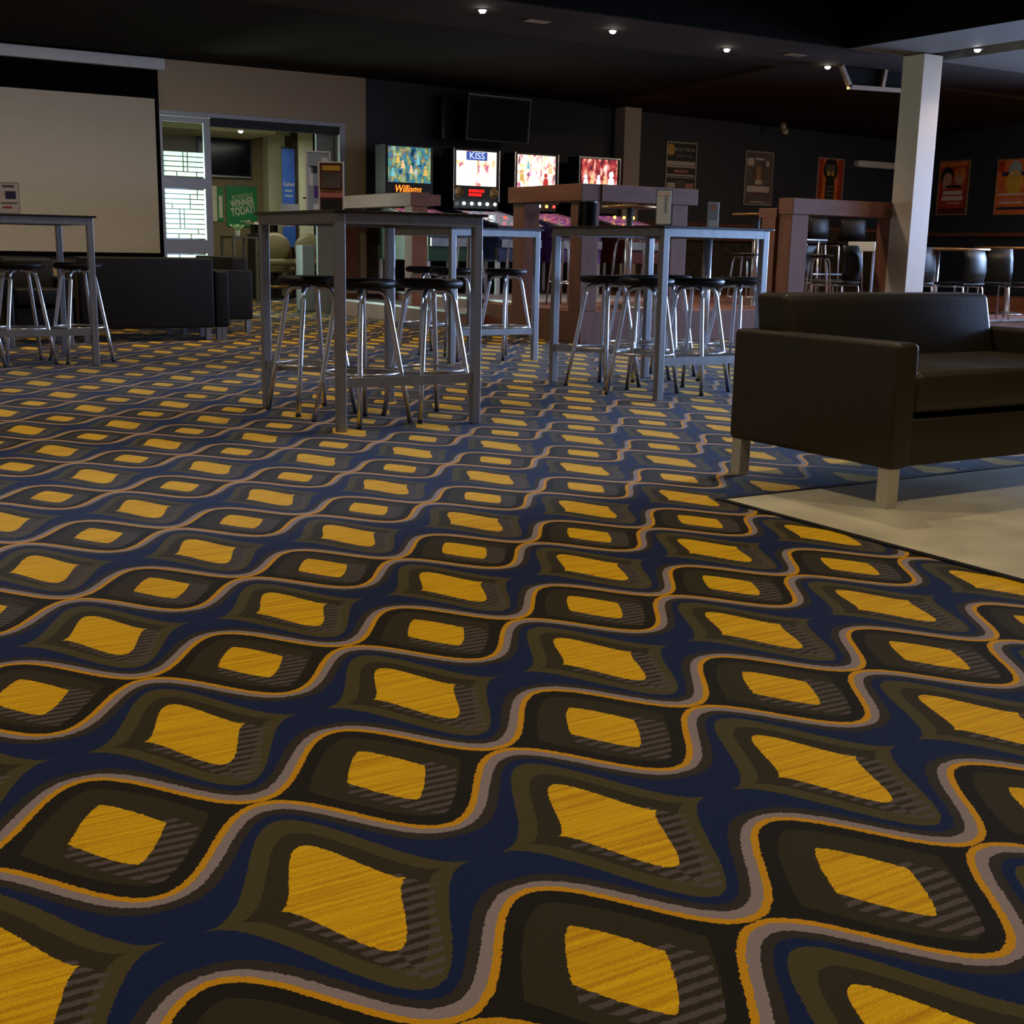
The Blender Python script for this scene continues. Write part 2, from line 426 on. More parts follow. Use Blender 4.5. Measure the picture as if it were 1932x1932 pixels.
# gaming room behind the door
struct('wall_gaming_back', B((2.5, 21, 0), (10, 21.15, 2.9)), 'back_wall')
struct('wall_gaming_left', B((2.4, WB+.16, 0), (2.5, 21.15, 2.9)), 'cream_panel')
struct('wall_gaming_right', B((10, WB+.16, 0), (10.1, 21.15, 2.9)), 'door_grey')
struct('ceiling_gaming', MB().box((2.5, WB+.16, 2.70), (10, 21, 2.8)).box((2.5, 19.6, 2.60), (7.5, 21, 2.70)), 'cream_panel')
struct('trim_6', B((7.80, 20.75, 0), (8.10, 21, 2.70)), 'cream_panel', label='pale wall pier behind the doorway')
struct('trim_7', B((8.04, 19.98, 0), (8.29, 20.2, 2.70)), 'cream_panel', label='cream column behind the doorway')
struct('trim_8', B((7.96, 20.02, 0), (8.04, 20.15, 2.70)), 'stone', label='dark brown column edge')
struct('trim_9', B((8.29, 20.02, 0), (8.36, 20.15, 2.70)), 'black_plastic', label='black column edge')

struct('wall_light_blocker', MB().box((5.65, 3.56, 0), (6.4, 3.68, 3.1)).box((8.8, 3.56, 0), (WR, 3.68, 3.1)).box((6.4, 3.56, 2.3), (8.8, 3.68, 3.1)), 'cream_paint')  # unseen wall added to keep window light off the near floor
d5 = struct('door_added', MB().box((6.4, 3.58, 0), (6.5, 3.66, 2.3)).box((8.7, 3.58, 0), (8.8, 3.66, 2.3)).box((7.55, 3.58, 0), (7.65, 3.66, 2.3)).box((6.5, 3.58, 0), (8.7, 3.66, .12)).box((6.5, 3.58, 2.2), (8.7, 3.66, 2.3)), 'aluminium')  # unseen door frame added around the fill lamp
B((6.5, 3.61, .12), (8.7, 3.62, 2.2)).build('pane', 'glass', d5)
struct('trim_16', B((10.53, -4, 3.1), (10.55, 10.30, 3.62)), 'ceiling_black', label='black side of the raised ceiling')
# raised platform with steps
pl = MB().box((6.95, 10.1, 0), (9.9, 12.0, .31)).box((7.42, 12.0, 0), (9.9, WB, .31)).box((9.9, 12.3, 0), (WR, WB, .31))
struct('trim_10', pl, 'timber', bevel=.006, label='timber platform under the pinball machines')
struct('trim_11', B((6.75, 12.0, 0), (7.42, WB, .20)), 'timber', bevel=.006, label='lower step at the left end of the platform')
struct('trim_12', B((9.9, 10.1, 0), (WR, 12.3, .15)), 'timber', bevel=.006, label='low platform under the dining tables')
mat('purple_carpet', (.22, .19, .22), .9, var=.25, scale=60)
struct('trim_13', B((6.78, 12.02, .20), (7.42, WB, .206)), 'purple_carpet', label='carpet on the lower step')
struct('trim_14', MB().box((7.46, 12.0, .31), (9.9, 14.2, .316)), 'purple_carpet', label='carpet on the platform')
struct('trim_15', MB().box((6.745, 12.0, .185), (6.79, WB, .21)).box((7.41, 12.0, .295), (7.45, WB, .32)).box((9.9, 10.09, .135), (WR, 10.12, .156)), 'satin_steel', label='metal nosing on the steps')
# columns
def column(name, x0, y0, x1, y1, h, label):
    r = thing(name, label, 'column', ((x0+x1)/2, (y0+y1)/2, 0))
    o = B((-(x1-x0)/2, -(y1-y0)/2, 0), ((x1-x0)/2, (y1-y0)/2, h)).build('shaft', 'white_column_paint', r, .004)
    r['kind'] = 'structure'
    return r
column('column', 11.30, 15.42, 11.60, 15.67, 2.965, 'square pale column against the blue wall, behind the pinball machines')
column('column', 11.37, 10.0, 11.67, 10.30, 3.09, 'tall square white column rising behind the black leather sofa')

# ------------------------------------------------------------------ sliding glass door
def glass_door():
    d = MB()
    x0, x1, y0, y1 = 4.50, 5.16, WB+.03, WB+.08
    d.box((x0, y0, 0), (x0+.06, y1, 2.40)).box((x1-.085, y0, 0), (x1, y1, 2.40))
    rails = [(0, .14), (.76, .93), (1.55, 1.68), (2.34, 2.40)]
    for a, b_ in rails: d.box((x0+.06, y0, a), (x1-.085, y1, b_))
    door = d.build('door_1', 'aluminium'); door['kind'] = 'structure'; door['label'] = 'sliding aluminium door with frosted brick pattern glass'
    spans = [(.14, .76), (.93, 1.55), (1.68, 2.34)]
    for a, b_ in spans: B((x0+.06, y0+.02, a), (x1-.085, y0+.026, b_)).build('pane', 'glass', door)
    random.seed(3)
    gap = .014; X0, X1 = x0+.058, x1-.083
    for (a, b_) in ((.15, .75), (.94, 1.54), (1.69, 1.99)):
        rows = int(round((b_-a)/.060)); rh = (b_-a)/rows
        tall = random.randint(1, rows-4) if rows > 5 else 1
        tx = X0+(X1-X0)*(.36 if a < 1 else .48)
        for i in range(rows):
            z0 = a+i*rh+gap*.4; z1 = a+(i+1)*rh-gap*.4
            cuts = sorted([X0]+[X0+(X1-X0)*q for q in random.sample([.18, .32, .62, .8], 1 if i % 2 else 2)]+[X1])
            if tall <= i < tall+4: cuts = [X0, tx, tx+.055, X1]
            for p, q in zip(cuts, cuts[1:]):
                B((p+gap/2, y0+.008, z0), (q-gap/2, y0+.012, z1)).build('frosted_block', 'frosted_film', door)
glass_door()
h = MB().box((4.50, WB-.02, 2.41), (6.96, WB+.12, 2.46)).box((6.88, WB-.01, 0), (6.96, WB+.16, 2.41))
struct('door_2', h, 'aluminium', label='metal frame of the doorway')
struct('door_3', B((5.16, WB+.02, 2.31), (6.88, WB+.12, 2.41)), 'black_plastic', label='dark header track over the doorway')
struct('door_4', B((6.64, WB+.20, 0), (6.88, WB+.25, 2.40)), 'door_grey', label='grey blue door leaf at the right of the doorway')

# ------------------------------------------------------------------ projector screen
r = thing('projector_screen', 'wide pulled-down projector screen with black border on the cream wall', 'projector screen', (2.6, WB-.10, 0))
B((-1.9, -.01, .76), (1.84, 0, 2.57)).build('screen_fabric', 'screen_fabric', r)
MB().box((-1.95, -.008, 2.57), (1.89, .002, 2.93)).box((1.84, -.008, .70), (1.89, .002, 2.57)).box((-1.95, -.008, .70), (-1.9, .002, 2.57)).box((-1.9, -.008, .70), (1.84, .002, .76)).build('border', 'screen_black', r)
B((-2.0, -.09, 2.90), (1.96, .09, 3.03)).build('case', 'white_plastic', r, .012, 3).location.z = 0
MB().tube([(-1.95, 0, .695), (1.89, 0, .695)], .014, 10).build('bottom_bar', 'black_plastic', r)

# ------------------------------------------------------------------ bar tables
def bar_table(u0, v0, u1, v1, h, label, group, top='black_top', diag=True):
    W = u1-u0; D = v1-v0; t = .045
    r = thing('bar_table', label, 'table', (u0, v0, 0), 0, group)
    B((-.02, -.02, h-.014), (W+.02, D+.02, h)).build('tabletop', top, r, .003)
    for a, b_ in (((0, 0), (W-t, 0)), ((0, D-t), (W-t, D-t))):
        B((a[0]+t, a[1], h-.064), (b_[0], a[1]+t*.7, h-.0145)).build('rail', 'steel', r)
    for xx in (0, W-t):
        B((xx, t, h-.064), (xx+t*.7, D-t, h-.0145)).build('rail', 'steel', r)
    for xx in (0, W-t):
        for yy in (0, D-t):
            B((xx, yy, 0), (xx+t, yy+t, h-.0145)).build('leg', 'steel', r, .003)
    B((t, .008, .215), (W-t, .008+t*.6, .262)).build('footrest', 'steel', r)
    MB().bar((t*.5, D-t, .24), (W-t*.6, t*.9, .24), .025, .045).build('brace', 'satin_steel', r)
    return r
G1 = 'steel framed bar tables'
bar_table(2.44, 5.60, 3.24, 6.66, 1.065, 'nearest bar table, square steel legs and thin black top, holding a framed menu card', G1)
bar_table(4.73, 6.02, 5.57, 7.24, 1.052, 'bar table behind the sofa, with a black canister and a clear menu stand on top', G1)
bar_table(4.74, 8.68, 5.56, 9.80, 1.055, 'bar table further back between the two front tables, in front of the platform', G1)
bar_table(1.20, 9.46, 2.22, 10.55, 1.070, 'bar table at the left edge, in front of the projector screen', G1)

# ------------------------------------------------------------------ bar stools
def make_stool(label, group):
    r = thing('bar_stool', label, 'stool', (0, 0, 0), 0, group)
    H = .735
    MB().lathe([(0, H-.048), (.150, H-.048), (.170, H-.040), (.178, H-.022), (.172, H-.006), (.150, H), (0, H+.002)]).build('seat', 'black_vinyl', r)
    for i in range(4):
        a = PI/4+i*PI/2; cx, cy = math.cos(a), math.sin(a)
        pts = [(cx*.03, cy*.03, H-.060), (cx*.085, cy*.085, H-.061), (cx*.108, cy*.108, H-.068), (cx*.124, cy*.124, H-.088), (cx*.134, cy*.134, H-.125)]
        pts += [(cx*(.134+.112*t), cy*(.134+.112*t), (H-.125)*(1-t)+.012*t) for t in (.33, .66, 1)]
        lg = MB().tube(pts, .0138, 10).build('leg', 'chrome', r)
        MB().tube([(cx*.2465, cy*.2465, .014), (cx*.249, cy*.249, 0)], .0155, 10).build('foot_cap', 'rubber', lg)
    MB().tube([(.190*math.cos(t*2*PI/32), .190*math.sin(t*2*PI/32), .262) for t in range(32)], .0085, 8, True).build('foot_ring', 'chrome', r)
    return r
st0 = None
def stool(x, y, z, rz, label, group):
    global st0
    if st0 is None:
        st0 = make_stool(label, group); st0.location = (x, y, z); st0.rotation_euler = (0, 0, rz)
        return st0
    return dup(st0, (x, y, z), rz, label, group)
GA = 'stools under the nearest bar table'
stool(2.63, 6.40, 0, .10, 'black seat bar stool, left one of three under the nearest bar table', GA)
stool(2.70, 5.89, 0, .30, 'black seat bar stool, middle one of three under the nearest bar table', GA)
stool(3.11, 5.93, 0, .12, 'black seat bar stool, right one of three under the nearest bar table', GA)
GB = 'stools under the bar table behind the sofa'
stool(4.92, 6.86, 0, .25, 'black seat stool left of the table leg, under the bar table behind the sofa', GB)
stool(4.89, 6.38, 0, .55, 'black seat stool by the front left leg of the bar table behind the sofa', GB)
stool(5.30, 6.38, 0, .35, 'black seat stool nearest the sofa arm, under the bar table', GB)
stool(5.42, 7.17, 0, .1, 'black seat stool at the far edge of the bar table behind the sofa', GB)
stool(5.72, 7.22, 0, .5, 'black seat stool just past the right end of the bar table behind the sofa', GB)
stool(5.97, 6.74, 0, .2, 'black seat stool standing clear of the bar table, above the left end of the sofa', GB)
GC = 'stools around the further bar table'
stool(5.42, 8.98, 0, .2, 'black seat bar stool under the right end of the further bar table', GC)
stool(4.95, 9.05, 0, .5, 'black seat bar stool under the left end of the further bar table', GC)
stool(5.00, 9.60, 0, .1, 'black seat bar stool at the back of the further bar table', GC)
GD = 'stools at the left edge bar table'
stool(2.16, 9.76, 0, .15, 'black seat bar stool just right of the left bar table leg', GD)
stool(1.74, 9.72, 0, .1, 'black seat bar stool in the middle of the left bar table', GD)
stool(1.36, 9.62, 0, .2, 'black seat bar stool cut by the left edge of the picture', GD)

# ------------------------------------------------------------------ round pedestal tables and high stools on the platform
def round_table(x, y, z, h, rad, label, top, trim, group):
    r = thing('round_table', label, 'table', (x, y, z), 0, group)
    MB().lathe([(0, h-.03), (rad-.01, h-.03), (rad, h-.022), (rad, h-.006), (rad-.008, h), (0, h)]).build('tabletop', top, r)
    MB().lathe([(rad+.001, h-.026), (rad+.004, h-.02), (rad+.004, h-.008), (rad+.001, h-.003)]).build('edge_trim', trim, r)
    MB().lathe([(0, .02), (.038, .02), (.038, h-.03), (0, h-.03)], n=16).build('pedestal', 'chrome', r)
    MB().lathe([(0, .045), (.06, .04), (.20, .018), (.225, .006), (.225, 0), (0, 0)]).build('base', 'satin_steel', r)
    return r
GR_ = 'round pedestal tables'
round_table(8.02, 10.80, .31, 1.05, .29, 'small round steel pedestal bar table on the platform beside the timber portal corner', 'black_top', 'bronze_trim', GR_)
round_table(10.37, 11.44, .15, 1.21, .29, 'small round steel pedestal bar table just left of the second timber portal', 'black_top', 'bronze_trim', GR_)
round_table(7.12, 8.45, 0, 1.06, .38, 'round pedestal bar table on the carpet behind the sofa table, carrying a clear sign stand', 'black_top', 'bronze_trim', GR_)
round_table(12.75, 10.75, .15, .86, .62, 'wide round brown dining table behind the sofa', 'table_brown', 'bronze_trim', GR_)
round_table(14.75, 11.2, .15, .90, .48, 'round brown dining table at the right edge', 'table_brown', 'bronze_trim', GR_)
# taller slim stools on the platform
def make_high_stool(label, group):
    r = thing('high_stool', label, 'stool', (0, 0, 0), 0, group)
    H = .75
    MB().lathe([(0, H-.03), (.15, H-.03), (.165, H-.018), (.155, H), (0, H+.002)], n=20).build('seat', 'black_vinyl', r)
    for i in range(4):
        a = PI/4+i*PI/2; cx, cy = math.cos(a), math.sin(a)
        MB().tube([(cx*.04, cy*.04, H-.035), (cx*.11, cy*.11, H-.045), (cx*.135, cy*.135, H-.10), (cx*.20, cy*.20, 0)], .010, 8).build('leg', 'chrome', r)
    MB().tube([(.175*math.cos(t*2*PI/24), .175*math.sin(t*2*PI/24), .25) for t in range(24)], .007, 6, True).build('foot_ring', 'chrome', r)
    return r
hs = make_high_stool('slim chrome stool on the platform left of the portal corner post', 'slim stools on the platform')
hs.location = (7.30, 10.75, .31)
GH = 'slim stools on the platform'
dup(hs, (7.66, 11.45, .31), .4, 'slim chrome stool on the platform behind the portal corner post', GH)
dup(hs, (7.75, 10.42, .31), .2, 'slim chrome stool left of the small round table pole', GH)
dup(hs, (8.50, 10.95, .31), .7, 'slim chrome stool right of the small round table pole', GH)
dup(hs, (9.95, 11.15, .15), .3, 'slim chrome stool left of the second round pedestal table', 'slim stools on the low platform')
dup(hs, (10.55, 10.55, .15), .6, 'slim chrome stool half hidden by the second timber portal', 'slim stools on the low platform')
dup(hs, (7.55, 13.35, .31), .5, 'slim chrome stool in front of the second pinball machine', GH)
dup(hs, (7.05+.75, 12.6, .31), .1, 'slim chrome stool between the left portal and the second pinball machine', GH)

# ------------------------------------------------------------------ timber portals
def portal(label, x, y, z, parts):
    r = thing('timber_portal', label, 'timber frame', (x, y, z), 0, 'timber portals on the platform edge')
    for k, a, b_ in parts: B(a, b_).build(k, 'timber' if k == 'post' else 'timber_h', r, .005)
    return r
H = 1.21; bt = .16
portal('long timber portal frame turning the corner of the platform below the pinball screens', 6.95, 10.11, .31, [
    ('beam', (-.02, .0, H-bt), (.21, 1.36, H)), ('beam', (.21, -.01, H-bt), (1.40, .21, H)),
    ('post', (.0, .01, 0), (.20, .21, H-bt)), ('post', (.0, 1.08, 0), (.20, 1.28, H-bt)), ('post', (1.09, .01, 0), (1.29, .21, H-bt))])
portal('timber portal frame at the left step, beside the doorway', 6.83, 13.47, .206, [
    ('beam', (-.03, -.02, 1.32-bt), (.22, 2.16, 1.32)), ('beam', (.22, .0, 1.30-bt*.8), (.38, .20, 1.30)),
    ('post', (.0, .0, 0), (.20, .20, 1.32-bt)), ('post', (.0, 1.95, 0), (.20, 2.15, 1.32-bt))])
portal('timber portal frame behind the sofa, left of the tall white column', 9.84, 10.30, .15, [
    ('beam', (-.01, -.02, 1.345-.17), (1.78, .21, 1.345)), ('beam', (-.03, .21, 1.24-.10), (.19, .50, 1.24)),
    ('post', (.0, .0, 0), (.25, .20, 1.345-.17)), ('post', (1.54, .0, 0), (1.74, .20, 1.345-.17)), ('post', (-.03, .22, 0), (.19, .44, 1.14))])

# ------------------------------------------------------------------ pinball machines
def pinball(cx, label, side, art, pf, extra):
    r = thing('pinball_machine', label, 'pinball machine', (cx, 14.98, .31), 0, 'pinball machines along the blue wall')
    w = .345
    cab = MB(); cab.add([(-w*.92, -1.15, .42), (w*.92, -1.15, .42), (w*.92, .30, .42), (-w*.92, .30, .42), (-w*.92, -1.15, .86), (w*.92, -1.15, .86), (w*.92, .30, 1.12), (-w*.92, .30, 1.12)],
                        [(0, 3, 2, 1), (4, 5, 6, 7), (0, 1, 5, 4), (1, 2, 6, 5), (2, 3, 7, 6), (3, 0, 4, 7)])
    cab.build('cabinet', side, r, .006)
    for sx in (-1, 1):
        for yy in (-1.10, .24): MB().bar((sx*.30, yy, 0), (sx*.30, yy, .60), .05, .05, (0, 1, 0)).build('leg', 'chrome', r)
        MB().bar((sx*w*.93, -1.16, .875), (sx*w*.93, .02, 1.085), .03, .02).build('side_rail', 'chrome', r)
    MB().add([(-w*.86, -1.10, .872), (w*.86, -1.10, .872), (w*.86, -.02, 1.07), (-w*.86, -.02, 1.07)], [(0, 1, 2, 3)]).build('playfield', pf, r)
    B((-.30, -1.20, .60), (.30, -1.15, .70)).build('coin_door', 'satin_steel', r)
    # backbox
    B((-w, .0, 1.10), (w, .30, 1.875)).build('backbox', 'cabinet_black', r, .006)
    B((-w+.04, -.012, 1.40), (w-.04, -.001, 1.845)).build('translite', art, r)
    B((-.20, -.014, 1.255), (.20, -.001, 1.375)).build('display', 'black_plastic', r)
    if extra == 'script':
        text('lettering', 'Williams', 'neon_orange', r, (-.03, -.02, 1.315), FV, .135, .82, .003, .25)
        o = MB().lathe([(0, 0), (.05, .012), (.07, .03)], n=12)
    else:
        for sx in (-1, 1):
            sp = MB().lathe([(0, 0), (.055, 0), (.062, .008), (.062, .014), (.07, .014), (.07, 0)], n=20).xf(Matrix.Translation((sx*.27, -.002, 1.315)) @ Matrix.Rotation(PI/2, 4, 'X'))
            sp.build('speaker', 'bronze_trim' if extra == 'kiss' else 'satin_steel', r)
        if extra == 'kiss':
            for zz, nn in ((1.335, 6), (1.285, 5)):
                for q in range(nn): B((-.12+q*.041, -.018, zz-.018), (-.12+q*.041+.032, -.0145, zz+.018)).build('lit_dot', 'dot_red', r)
            B((-.16, -.0150, 1.73), (.16, -.0125, 1.84)).build('printed_sky', 'blue_art', r)
            text('lettering', 'KISS', 'lilac_art', r, (0, -.018, 1.785), FV, .12, 1.1, .002)
        for sx in (-1, 1): MB().bar((sx*(w+.006), -.012, 1.20), (sx*(w+.006), -.012, 1.875), .014, .014, (0, 1, 0)).build('chrome_strip', 'chrome', r)
    return r
p1 = pinball(7.55, 'leftmost pinball machine with blue sea artwork and orange script', 'cabinet_green', 'art_sea', 'playfield_glow', 'script')
p2 = pinball(8.55, 'second pinball machine from the left with blown-out white band artwork', 'cabinet_blue', 'art_white', 'playfield_cyan', 'kiss')
p3 = pinball(9.50, 'third pinball machine from the left with pale party artwork', 'cabinet_purple', 'art_party', 'playfield_glow', 'plain')
p4 = pinball(10.56, 'rightmost pinball machine with red artwork of a crowd, next to the column', 'dark_red', 'art_red', 'playfield_glow', 'plain')
B((-.35, -.016, 1.855), (.35, -.004, 1.873)).build('top_strip', 'chrome', p4)
# artwork figures, flat print in relief on the backlit glass
def fig(parent, x, z, s, m):
    MB().prism([(.026*s*math.cos(2*PI*j/10), .032*s*math.sin(2*PI*j/10)) for j in range(10)], 0, .003).xf(Matrix.Translation((x, -.014, z)) @ Matrix.Rotation(PI/2, 4, 'X')).build('printed_head', m, parent)
    MB().prism([(x-.045*s, 0), (x+.045*s, 0), (x+.03*s, .11*s), (x-.03*s, .11*s)], 0, .003).xf(Matrix.Translation((0, -.014, z-.145*s)) @ Matrix.Rotation(PI/2, 4, 'X')).build('printed_body', m, parent)
for i, x in enumerate((-.22, -.08, .07, .21)): fig(p2, x, 1.62, 1.25, 'white_art')
for i, x in enumerate((-.24, -.13, -.02, .09)): fig(p4, x, 1.60, 1.0, 'skin_art' if i % 2 else 'white_art')
fig(p4, .20, 1.64, 1.5, 'white_art')
for x, z, q, mm in ((-.24, 1.56, 1.0, 'sea_light'), (-.17, 1.74, 1.1, 'gold_art'), (.02, 1.60, .9, 'skin_art'), (.12, 1.72, 1.0, 'sea_light'), (.23, 1.60, 1.2, 'gold_art')): fig(p1, x, z, q*.62, mm)
for x, z, q, mm in ((-.24, 1.62, 1.2, 'gold_art'), (-.14, 1.74, .8, 'sea_light'), (.22, 1.72, 1.1, 'skin_art')): fig(p3, x, z, q*.7, mm)
fig(p3, -.05, 1.60, 1.5, 'white_art'); fig(p3, .15, 1.58, 1.0, 'red_art'); fig(p1, -.10, 1.66, .6, 'skin_art')
def bulbs(parent, n, z, y, mats, x0=-.24, x1=.24):
    for i in range(n):
        x = x0+(x1-x0)*i/(n-1)
        MB().lathe([(0, -.022), (.015, -.016), (.022, 0), (.015, .016), (0, .022)], (x, y, z), 10).build('bulb', mats[i % len(mats)], parent)
bulbs(p2, 5, 1.165, -.10, ['bulb_white']); bulbs(p3, 5, 1.165, -.10, ['bulb_white', 'bulb_orange', 'bulb_white', 'bulb_orange', 'bulb_red'])
bulbs(p4, 3, 1.04, -.55, ['bulb_orange'], -.1, .22); bulbs(p3, 2, 1.25, -.2, ['bulb_red', 'bulb_green'], .26, .32)
bulbs(p2, 3, .98, -.75, ['bulb_white', 'bulb_red', 'bulb_white'], -.2, .22)

# ------------------------------------------------------------------ televisions
r = thing('television', 'wall television tilted down above the second pinball machine', 'television', (9.02, 15.20, 2.61), .075)
tm = Matrix.Rotation(.10, 4, 'X')
MB().box((-.52, 0, -.30), (.52, .06, .30)).xf(tm).build('casing', 'black_plastic', r, .006)
MB().box((-.49, -.004, -.27), (.49, -.001, .27)).xf(tm).build('screen', 'tv_glass', r)
MB().box((-.52, -.006, .29), (.52, 0, .30)).box((.51, -.006, -.30), (.52, 0, .30)).xf(tm).build('bezel_edge', 'satin_steel', r)
MB().bar((0, .06, 0), (0, .45, .06), .08, .08).build('wall_bracket', 'black_plastic', r)
B((-.72, .30, -.28), (-.40, .455, .27)).build('side_box', 'black_plastic', r)  # plain dark block at the left, for the side and mount of the set
r = thing('television', 'large dark television high on the wall seen through the doorway', 'television', (7.10, 20.9, 2.29), 0)
B((-.46, 0, -.32), (.46, .09, .32)).build('casing', 'black_plastic', r, .006)
B((-.43, -.004, -.28), (.43, -.001, .29)).build('screen', 'tv_glass', r)
B((-.44, -.008, -.315), (.44, -.001, -.295)).build('speaker_strip', 'satin_steel', r)

# ------------------------------------------------------------------ posters
def poster(x0, x1, z0, z1, label, bg, items, wall='back', frame='poster_frame', group='framed posters on the dark blue wall'):
    W = x1-x0; Hh = z1-z0
    if wall == 'back': r = thing('poster', label, 'poster', ((x0+x1)/2, WB-.002, z0), 0, group)
    elif wall == 'right': r = thing('poster', label, 'poster', (WR-.002, (x0+x1)/2, z0), -PI/2, group)
    else: r = thing('poster', label, 'poster', ((x0+x1)/2, wall, z0), 0, group)
    B((-W/2+.012, -.012, .012), (W/2-.012, -.004, Hh-.012)).build('print', bg, r)
    t = .018
    MB().box((-W/2, -.022, 0), (W/2, 0, t)).box((-W/2, -.022, Hh-t), (W/2, 0, Hh)).box((-W/2, -.022, t), (-W/2+t, 0, Hh-t)).box((W/2-t, -.022, t), (W/2, 0, Hh-t)).build('frame', frame, r)
    for q, it in enumerate(items):
        k, a = it[0], it[1:]; dy = -.0004*q
        if k == 'r':
            x, z, ww, hh, m = a
            B((W*(x-ww/2), -.0128+dy, Hh*(z-hh/2)), (W*(x+ww/2), -.0120, Hh*(z+hh/2))).build('printed_block', m, r)
        elif k == 'c':
            x, z, rr, m = a
            MB().prism([(rr*W*math.cos(2*PI*j/20), rr*W*1.15*math.sin(2*PI*j/20)) for j in range(20)], 0, .0008-dy).xf(Matrix.Translation((W*x, -.0120, Hh*z)) @ Matrix.Rotation(PI/2, 4, 'X')).build('printed_disc', m, r)
        elif k == 't':
            x, z, s, size, m = a
            text('lettering', s, m, r, (W*x, -.0150+dy, Hh*z), FV, size, 1, .0006)
    return r
poster(12.28, 12.88, 1.70, 2.55, 'black poster crowded with pale lettering, right of the pale column', 'black_print', [
    ('c', -.34, .86, .13, 'yellow_print'), ('t', .10, .87, 'ACO TIKI &', .074, 'pale_print'), ('r', .1, .76, .5, .05, 'grey_print'),
    ('r', 0, .63, .92, .07, 'pale_print'), ('r', 0, .57, .92, .03, 'pale_print'), ('r', 0, .49, .45, .05, 'pink_print'), ('r', 0, .42, .9, .03, 'pale_print'),
    ('r', 0, .38, .9, .012, 'pale_print'), ('r', -.30, .24, .26, .09, 'cream_print'), ('r', .30, .24, .26, .09, 'pink_print'), ('r', 0, .27, .3, .12, 'grey_print'), ('r', -.12, .1, .2, .06, 'pale_print'), ('r', .2, .1, .18, .06, 'yellow_print')])
poster(13.88, 14.48, 1.66, 2.50, 'grey poster of a long-haired woman in white, above the round table', 'grey_print', [
    ('r', -.30, .80, .24, .14, 'pale_print'), ('r', .30, .78, .12, .1, 'pale_print'), ('r', .02, .86, .3, .04, 'pale_print'), ('c', 0, .67, .12, 'bronze_trim'), ('r', 0, .54, .24, .24, 'bronze_trim'),
    ('c', 0, .66, .075, 'skin_print'), ('r', 0, .52, .12, .12, 'skin_print'), ('r', 0, .43, .24, .08, 'cream_print'), ('r', 0, .30, .8, .11, 'pale_print'), ('t', 0, .20, '1297', .09, 'red_print'), ('r', 0, .06, .5, .02, 'pale_print')])
poster(15.47, 16.08, 1.64, 2.48, 'orange and red poster with dark badges, above the timber portal', 'orange_print', [
    ('r', -.38, .5, .18, .96, 'red_print'), ('r', .38, .5, .18, .96, 'red_print'), ('c', 0, .78, .27, 'black_print'), ('r', 0, .80, .36, .14, 'grey_print'), ('c', -.08, .70, .06, 'yellow_print'), ('c', .08, .70, .06, 'yellow_print'),
    ('c', 0, .50, .17, 'black_print'), ('r', 0, .28, .34, .44, 'black_print'), ('r', 0, .44, .26, .04, 'grey_print'), ('r', 0, .36, .26, .04, 'grey_print'), ('r', 0, .28, .26, .04, 'grey_print'), ('r', 0, .20, .26, .04, 'grey_print'), ('r', 0, .12, .22, .04, 'grey_print')])
poster(14.145, 14.765, 1.585, 2.47, 'dark red poster with two pale faces, right of the white column', 'red_print', [
    ('r', 0, .93, .9, .08, 'orange_print'), ('c', -.22, .72, .21, 'black_print'), ('c', -.20, .66, .15, 'skin_print'), ('r', -.25, .56, .2, .16, 'skin_print'), ('c', .20, .72, .19, 'orange_print'), ('c', .20, .65, .13, 'skin_print'),
    ('r', .02, .52, .5, .05, 'black_print'), ('r', 0, .41, .62, .07, 'pale_print'), ('r', 0, .31, .68, .08, 'pale_print'), ('r', .05, .22, .4, .02, 'pale_print'), ('r', 0, .08, .9, .1, 'dark_red')], 'right', 'beige_trim')
poster(12.99, 13.61, 1.575, 2.445, 'orange poster with a badge and navy ribbon, cut by the right edge', 'orange_print', [
    ('r', -.38, .86, .2, .2, 'red_print'), ('c', .05, .80, .2, 'door_grey'), ('r', .05, .73, .78, .07, 'navy_print'), ('t', .05, .735, 'BURGER', .06, 'pale_print'), ('c', .05, .58, .26, 'yellow_print'), ('r', .05, .50, .4, .1, 'yellow_print'),
    ('r', .0, .37, .86, .035, 'pale_print'), ('r', 0, .27, .7, .05, 'pink_print'), ('r', 0, .22, .7, .03, 'pale_print'), ('r', 0, .12, .84, .05, 'navy_print')], 'right', 'beige_trim')
# green poster in the gaming room
r = thing('poster', 'green poster with slanted cream winner slogan, seen through the doorway', 'poster', (7.42, 20.99, 1.17), 0, 'signs in the gaming room')
B((-.29, -.012, 0), (.25, 0, .67)).build('print', 'green_print', r)
text('lettering', 'WINNER', 'cream_print', r, (-.01, -.016, .40), (PI/2, -.20, 0), .17, .62, .001, bold=True)
text('lettering', 'TODAY!', 'cream_print', r, (.0, -.016, .265), (PI/2, -.20, 0), .18, .64, .001, bold=True)
text('lettering', 'BE YOUR FULL A', 'cream_print', r, (-.01, -.016, .51), (PI/2, -.20, 0), .085, .58, .001)
B((-.06, -.014, .085), (.06, -.012, .10)).build('printed_block', 'cream_print', r)
B((.07, -.014, .075), (.12, -.012, .12)).build('printed_block', 'cream_print', r)
r = thing('poster', 'pale tall poster between the sliding door and the green poster', 'poster', (6.88, 20.99, 1.25), 0, 'signs in the gaming room')
B((-.07, -.012, 0), (.09, 0, .58)).build('print', 'cream_print', r)
B((.09, -.012, .0), (.20, 0, .56)).build('side_print', 'green_print', r)
B((.12, -.016, .06), (.18, -.012, .42)).build('printed_block', 'cream_print', r)
